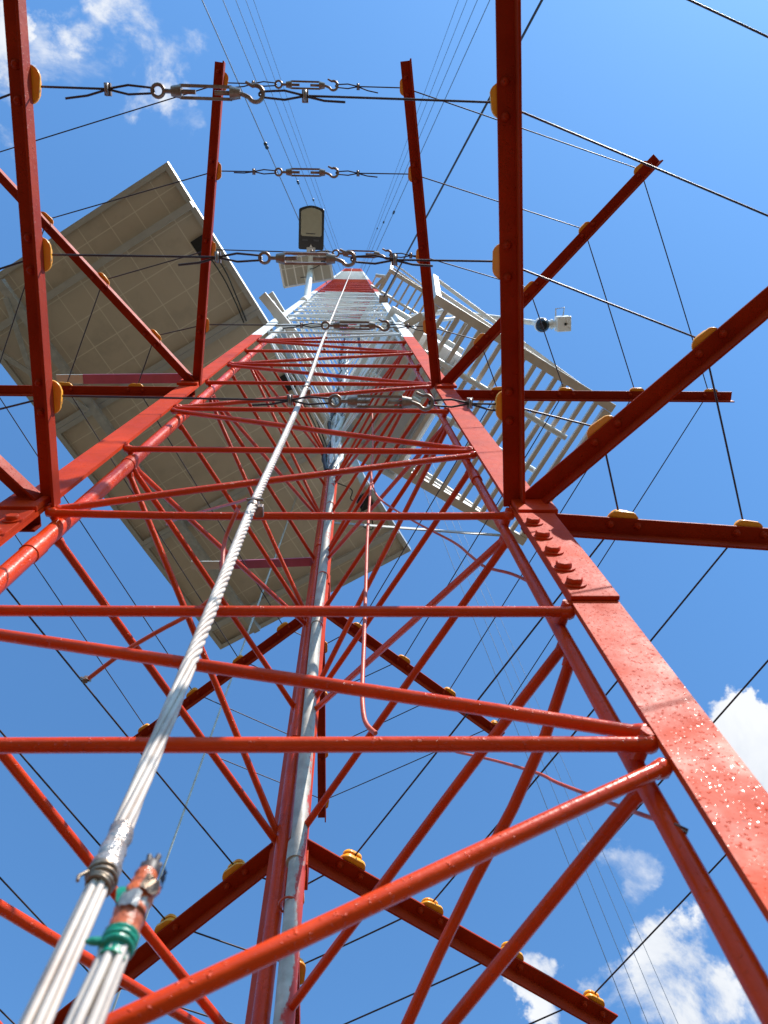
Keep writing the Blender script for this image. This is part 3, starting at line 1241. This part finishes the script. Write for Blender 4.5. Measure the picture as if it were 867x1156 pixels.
def lamp_outline(w, l, arc, y0=0.):
    pts = [(-w / 2 + .012, y0), (w / 2 - .012, y0), (w / 2, y0 + .012), (w / 2, l - arc - .012)]
    for i in range(9):
        a = i / 8
        pts.append((w / 2 - .012 - (w - .024) * a, l - arc + arc * sin(pi * a) * .9 + .0))
    pts.append((-w / 2, l - arc - .012))
    pts.append((-w / 2, y0 + .012))
    return pts


bm = BM()
prism(bm, lamp_outline(LW, LL, .03), p1 + Z * .0, lx, ly, Z, .045)
link('lamp_head', bm, M_BLACK, lamp, .004)
bm = BM()
prism(bm, lamp_outline(LW - .044, LL * .685 - .018, .028), p1 + ly * (LL * .305) - Z * .006, lx, ly, Z, .008)
link('led_window', bm, M_LED, lamp, .002)
bm = BM()
for s in (-.06, .05):
    box(bm, p1 + ly * .09 + lx * s - Z * .003, lx, ly, Z, .05, .018, .006)
box(bm, p1 + ly * .15 - lx * .005 - Z * .003, lx, ly, Z, .09, .012, .006)
link('sensor_cover', bm, simple('dark_grey_plastic', (.05, .05, .055), .4), lamp, .001)
bm = BM()
pa = V((LEG['L'].x - .02, LEG['L'].y, 9.0))
tube(bm, [pa - Z * .35, pa + Z * .15, p1 + V((-.01, .22, -.02)), p1 - ly * .02 + Z * .02, p1 + ly * .05 + Z * .03], .030, 12)
link('pole_arm', bm, M_WHITE, lamp)
bm = BM()
box(bm, p1 - ly * .015 + Z * .015, lx, ly, Z, .085, .08, .05)
link('clamp', bm, M_GALV, lamp, .004)

zs = 10.2
q = [at_h(313, 293, zs), at_h(320, 325, zs), at_h(376, 315, zs), at_h(369, 284, zs)]
sx_ = (q[2] - q[1]); sy_ = (q[0] - q[1])
wS, hS = sx_.length, sy_.length
sx_.normalize(); sy_ = (sy_ - sx_ * sy_.dot(sx_)).normalized()
sn = sx_.cross(sy_)
if sn.z < 0:
    sn = -sn
    flip = True
mt = Matrix((sx_, sy_, sx_.cross(sy_))).transposed().to_4x4()
mt.translation = q[1] + Z * .1
sp = thing('small_solar_panel', 'small pale solar panel on the white pipe behind the street light head', 'solar panel', mat=mt)
bm = BM()
for (a, b) in (((0, 0), (wS, 0)), ((wS, 0), (wS, hS)), ((wS, hS), (0, hS)), ((0, hS), (0, 0))):
    bar(bm, (*a, 0), (*b, 0), .016, .026)
link('frame', bm, M_ALU, sp, 0, True)
bm = BM()
box(bm, (wS / 2, hS / 2, 0), (1, 0, 0), (0, 1, 0), Z, wS - .018, hS - .018, .006)
link('back_sheet', bm, M_SMALL, sp, 0, True)
bm = BM()
sg = -1 if sx_.cross(sy_).z > 0 else 1
box(bm, (wS * .86, hS * .62, sg * .012), (1, 0, 0), (0, 1, 0), Z, .045, .04, .018)
link('junction_box', bm, M_BLACK, sp, .002, True)
bm = BM()
tube(bm, smooth([(wS * .86, hS * .62, sg * .02), (wS * .7, hS * .50, sg * .05), (wS * .58, hS * .48, sg * .06)]), .004, 6)
tube(bm, smooth([(wS * .56, hS * .2, sg * .05), (wS * .45, hS * .24, sg * .05), (wS * .36, hS * .24, sg * .03)]), .004, 6)
link('lead', bm, M_CABLE, sp, 0, True)

# ------------------------------------------------------------------ guy wires
def guy(leg, z0, az, reach, mat, r, lab, grp, ins=None):
    a = LEG[leg] + Z * z0
    d = V((cos(radians(az)), sin(radians(az)), 0))
    b = V((a.x, a.y, 0)) + d * reach
    bm = BM()
    tube(bm, [a.lerp(b, i / 12) - Z * (1.2 * (reach / 20) * .25 * (i / 12) * (1 - i / 12)) for i in range(13)], r, 6)
    w = link('guy_wire', bm, mat)
    tag(w, lab, 'guy wire', grp)
    if ins:
        for s in ins:
            bm = BM()
            p = a.lerp(b, s) - Z * (1.2 * (reach / 20) * .25 * s * (1 - s))
            t = (b - a).normalized()
            lathe(bm, [(.009, -.05), (.018, -.04), (.022, -.02), (.015, 0), (.022, .02), (.018, .04), (.009, .05)], p, t, 10)
            link('guy_insulator', bm, M_BLACK, w)
    return w


GL = 'guy wires on the camera side, left fan'
for i, (z0, rch) in enumerate(((14.0, 13), (20.5, 13.5), (27, 14), (34, 14.5), (39.5, 15))):
    guy('L', z0, -112 + i * 1.0, rch, M_GUY, .0055, ['lowest', 'second lowest', 'middle', 'second highest', 'highest'][i] + ' grey guy wire of the fan rising past the left of the street light', GL, (.13,) if i < 4 else None)
GR = 'guy wires on the camera side, right fan'
for i, (z0, rch) in enumerate(((20.5, 13), (27, 13.6), (34, 14.2), (39.5, 14.8))):
    guy('R', z0, -67 - i * 1.3, rch, M_GUY, .0055, ['lowest', 'second lowest', 'second highest', 'highest'][i] + ' grey guy wire of the fan rising right of the tower tip', GR, (.10,) if i < 3 else None)
g = guy('R', 8.55, -66.5, 5.2, M_WIRE, .006, 'single dark guy wire running from the white right leg up past the inner arm', 'lower guy wires')
bm = BM()
pg = LEG['R'] + V((.02, -.03, 8.5))
box(bm, pg, (1, 0, 0), (0, 1, 0), Z, .07, .06, .09)
link('guy_clamp', bm, M_STEEL, g, .006)
for i, (z0, rch) in enumerate(((20.5, 13), (27, 14), (34, 15), (39.5, 16))):
    guy('B', z0, 66 - i * .8, rch, M_GUY, .0042, ['lowest', 'second lowest', 'second highest', 'highest'][i] + ' faint guy wire of the fan slanting to the lower right corner', 'guy wires behind the tower, right fan')
guy('B', 8.6, 112, 5.6, M_GALV, .006, 'pale stranded guy wire slanting to the lower left from behind the panels', 'lower guy wires')
bm = BM()

# ------------------------------------------------------------------ ground and foundation
bm = BM()
n_ = 40
R_ = 600
vs = {}
for i in range(n_ + 1):
    for j in range(n_ + 1):
        x, y = (i / n_ * 2 - 1), (j / n_ * 2 - 1)
        x, y = R_ * x * abs(x) ** 1.5, R_ * y * abs(y) ** 1.5
        r_ = math.hypot(x, y)
        vs[i, j] = bm.verts.new((x, y, -.02 + (.0 if r_ < 8 else .25 * sin(x * .07) * cos(y * .05) * min(1, (r_ - 8) / 20))))
for i in range(n_):
    for j in range(n_):
        bm.faces.new((vs[i, j], vs[i + 1, j], vs[i + 1, j + 1], vs[i, j + 1]))
g_ = link('ground', bm, ground_mat())
g_['kind'] = 'structure'
bm = BM()
box(bm, V((CEN.x, CEN.y, -.06)), (1, 0, 0), (0, 1, 0), Z, 1.3, 1.3, .12)
tag(link('concrete_footing', bm, M_CONC, None, .01), 'square grey concrete footing under the tower legs', 'foundation')

# ------------------------------------------------------------------ sky, sun, camera
EL, AZ = radians(50), V((.61, -.79, 0)).normalized()
sun_dir = V((AZ.x * cos(EL), AZ.y * cos(EL), sin(EL)))
world = bpy.data.worlds.new('World')
sc.world = world
world.use_nodes = True
nt = world.node_tree
bg = nt.nodes['Background']
sky = node(nt, 'ShaderNodeTexSky')
sky.sky_type = 'NISHITA'
sky.sun_disc = False
sky.sun_elevation = EL
sky.sun_rotation = atan2(AZ.x, AZ.y)
sky.altitude = 600
sky.air_density = 1.0
sky.dust_density = .35
sky.ozone_density = 3.0
STR = .15
tc = node(nt, 'ShaderNodeTexCoord')
nrm = node(nt, 'ShaderNodeVectorMath', operation='NORMALIZE')
nt.links.new(tc.outputs['Generated'], nrm.inputs[0])
mp = node(nt, 'ShaderNodeMapping')
mp.inputs['Location'].default_value = (3.1, 1.7, .4)
nt.links.new(nrm.outputs[0], mp.inputs['Vector'])
nz = node(nt, 'ShaderNodeTexNoise')
nz.inputs['Scale'].default_value = 9
nz.inputs['Detail'].default_value = 9
nz.inputs['Roughness'].default_value = .62
nz.inputs['Distortion'].default_value = .35
nt.links.new(mp.outputs[0], nz.inputs['Vector'])
# ragged edges: the banks are looked up along a wobbling direction
wz = node(nt, 'ShaderNodeTexNoise')
wz.inputs['Scale'].default_value = 14
wz.inputs['Detail'].default_value = 6
wz.inputs['Roughness'].default_value = .6
nt.links.new(mp.outputs[0], wz.inputs['Vector'])
ws = node(nt, 'ShaderNodeVectorMath', operation='SUBTRACT')
nt.links.new(wz.outputs['Color'], ws.inputs[0])
ws.inputs[1].default_value = (.5, .5, .5)
wm = node(nt, 'ShaderNodeVectorMath', operation='SCALE')
nt.links.new(ws.outputs[0], wm.inputs[0])
wm.inputs['Scale'].default_value = .16
wa = node(nt, 'ShaderNodeVectorMath', operation='ADD')
nt.links.new(nrm.outputs[0], wa.inputs[0])
nt.links.new(wm.outputs[0], wa.inputs[1])
wn = node(nt, 'ShaderNodeVectorMath', operation='NORMALIZE')
nt.links.new(wa.outputs[0], wn.inputs[0])
# banks of cumulus: centre pixel, angular radius (degrees), weight
BANKS = [(140, 20, 3.0, .62), (170, 65, 3.0, .56), (110, 75, 2.6, .36), (0, 55, 2.4, .85), (0, 125, 2.0, .5), (50, 50, 2.0, .42), (200, 120, 2.0, .3), (50, 225, 1.4, .25),
         (848, 835, 2.6, .85), (895, 880, 4.0, .9),
         (765, 1110, 3.2, .85), (705, 985, 1.9, .34), (725, 1130, 2.6, .6), (602, 1120, 1.5, .55), (835, 1150, 2.4, .45), (800, 1085, 1.8, .4)]
tot = None
for (u, v, rad, wgt) in BANKS:
    d = ray(u, v).normalized()
    dp = node(nt, 'ShaderNodeVectorMath', operation='DOT_PRODUCT')
    nt.links.new(wn.outputs[0], dp.inputs[0])
    dp.inputs[1].default_value = d
    mr = node(nt, 'ShaderNodeMapRange', interpolation_type='SMOOTHSTEP')
    mr.inputs['From Min'].default_value = cos(radians(rad * 1.35))
    mr.inputs['From Max'].default_value = cos(radians(rad * .15))
    mr.inputs['To Min'].default_value = 0
    mr.inputs['To Max'].default_value = wgt
    nt.links.new(dp.outputs['Value'], mr.inputs['Value'])
    tot = mr.outputs[0] if tot is None else math_(nt, 'MAXIMUM', tot, mr.outputs[0])
nmod = math_(nt, 'MULTIPLY', math_(nt, 'SUBTRACT', nz.outputs['Fac'], .5), 3.4)
has = math_(nt, 'GREATER_THAN', tot, .001)
dens = math_(nt, 'ADD', tot, math_(nt, 'MULTIPLY', nmod, math_(nt, 'MULTIPLY', tot, 1.6, True)))
alpha = node(nt, 'ShaderNodeMapRange', interpolation_type='SMOOTHSTEP')
alpha.inputs['From Min'].default_value = .22
alpha.inputs['From Max'].default_value = .85
nt.links.new(dens, alpha.inputs['Value'])
cloudcol = ramp(nt, nz.outputs['Fac'], [(.35, (3.3, 3.5, 3.8)), (.65, (4.4, 4.45, 4.5))])
skycol = mix(nt, 1.0, sky.outputs[0], (.70, 1.07, 1.23), 'MULTIPLY')
mx = mix(nt, math_(nt, 'MULTIPLY', alpha.outputs[0], .93), skycol, cloudcol)
nt.links.new(mx, bg.inputs['Color'])
bg.inputs['Strength'].default_value = STR

sl = bpy.data.lights.new('sun', 'SUN')
sl.energy = 4.3
sl.angle = radians(.5)
sl.color = (1, .955, .89)
so = bpy.data.objects.new('sun', sl)
COL.objects.link(so)
so.rotation_euler = sun_dir.to_track_quat('Z', 'Y').to_euler()
so.location = (5, -8, 20)

cam = bpy.data.cameras.new('camera')
co = bpy.data.objects.new('camera', cam)
COL.objects.link(co)
rx = RX.normalized()
fw = (FW - rx * FW.dot(rx)).normalized()
up = fw.cross(rx) * -1
if up.dot(UP) < 0:
    up = -up
mw = Matrix((rx, up, -fw)).transposed().to_4x4()
mw.translation = CAM
co.matrix_world = mw
cam.sensor_fit = 'HORIZONTAL'
cam.sensor_width = 36
cam.lens = 36 * FPX / 867
cam.clip_start = .01
cam.clip_end = 3000
cam.dof.use_dof = True
cam.dof.focus_distance = 2.0
cam.dof.aperture_fstop = 24
sc.camera = co
sc.view_settings.view_transform = 'Standard'
sc.view_settings.look = 'None'
sc.view_settings.exposure = .66
sc.view_settings.gamma = 1
sc.view_settings.use_curve_mapping = False
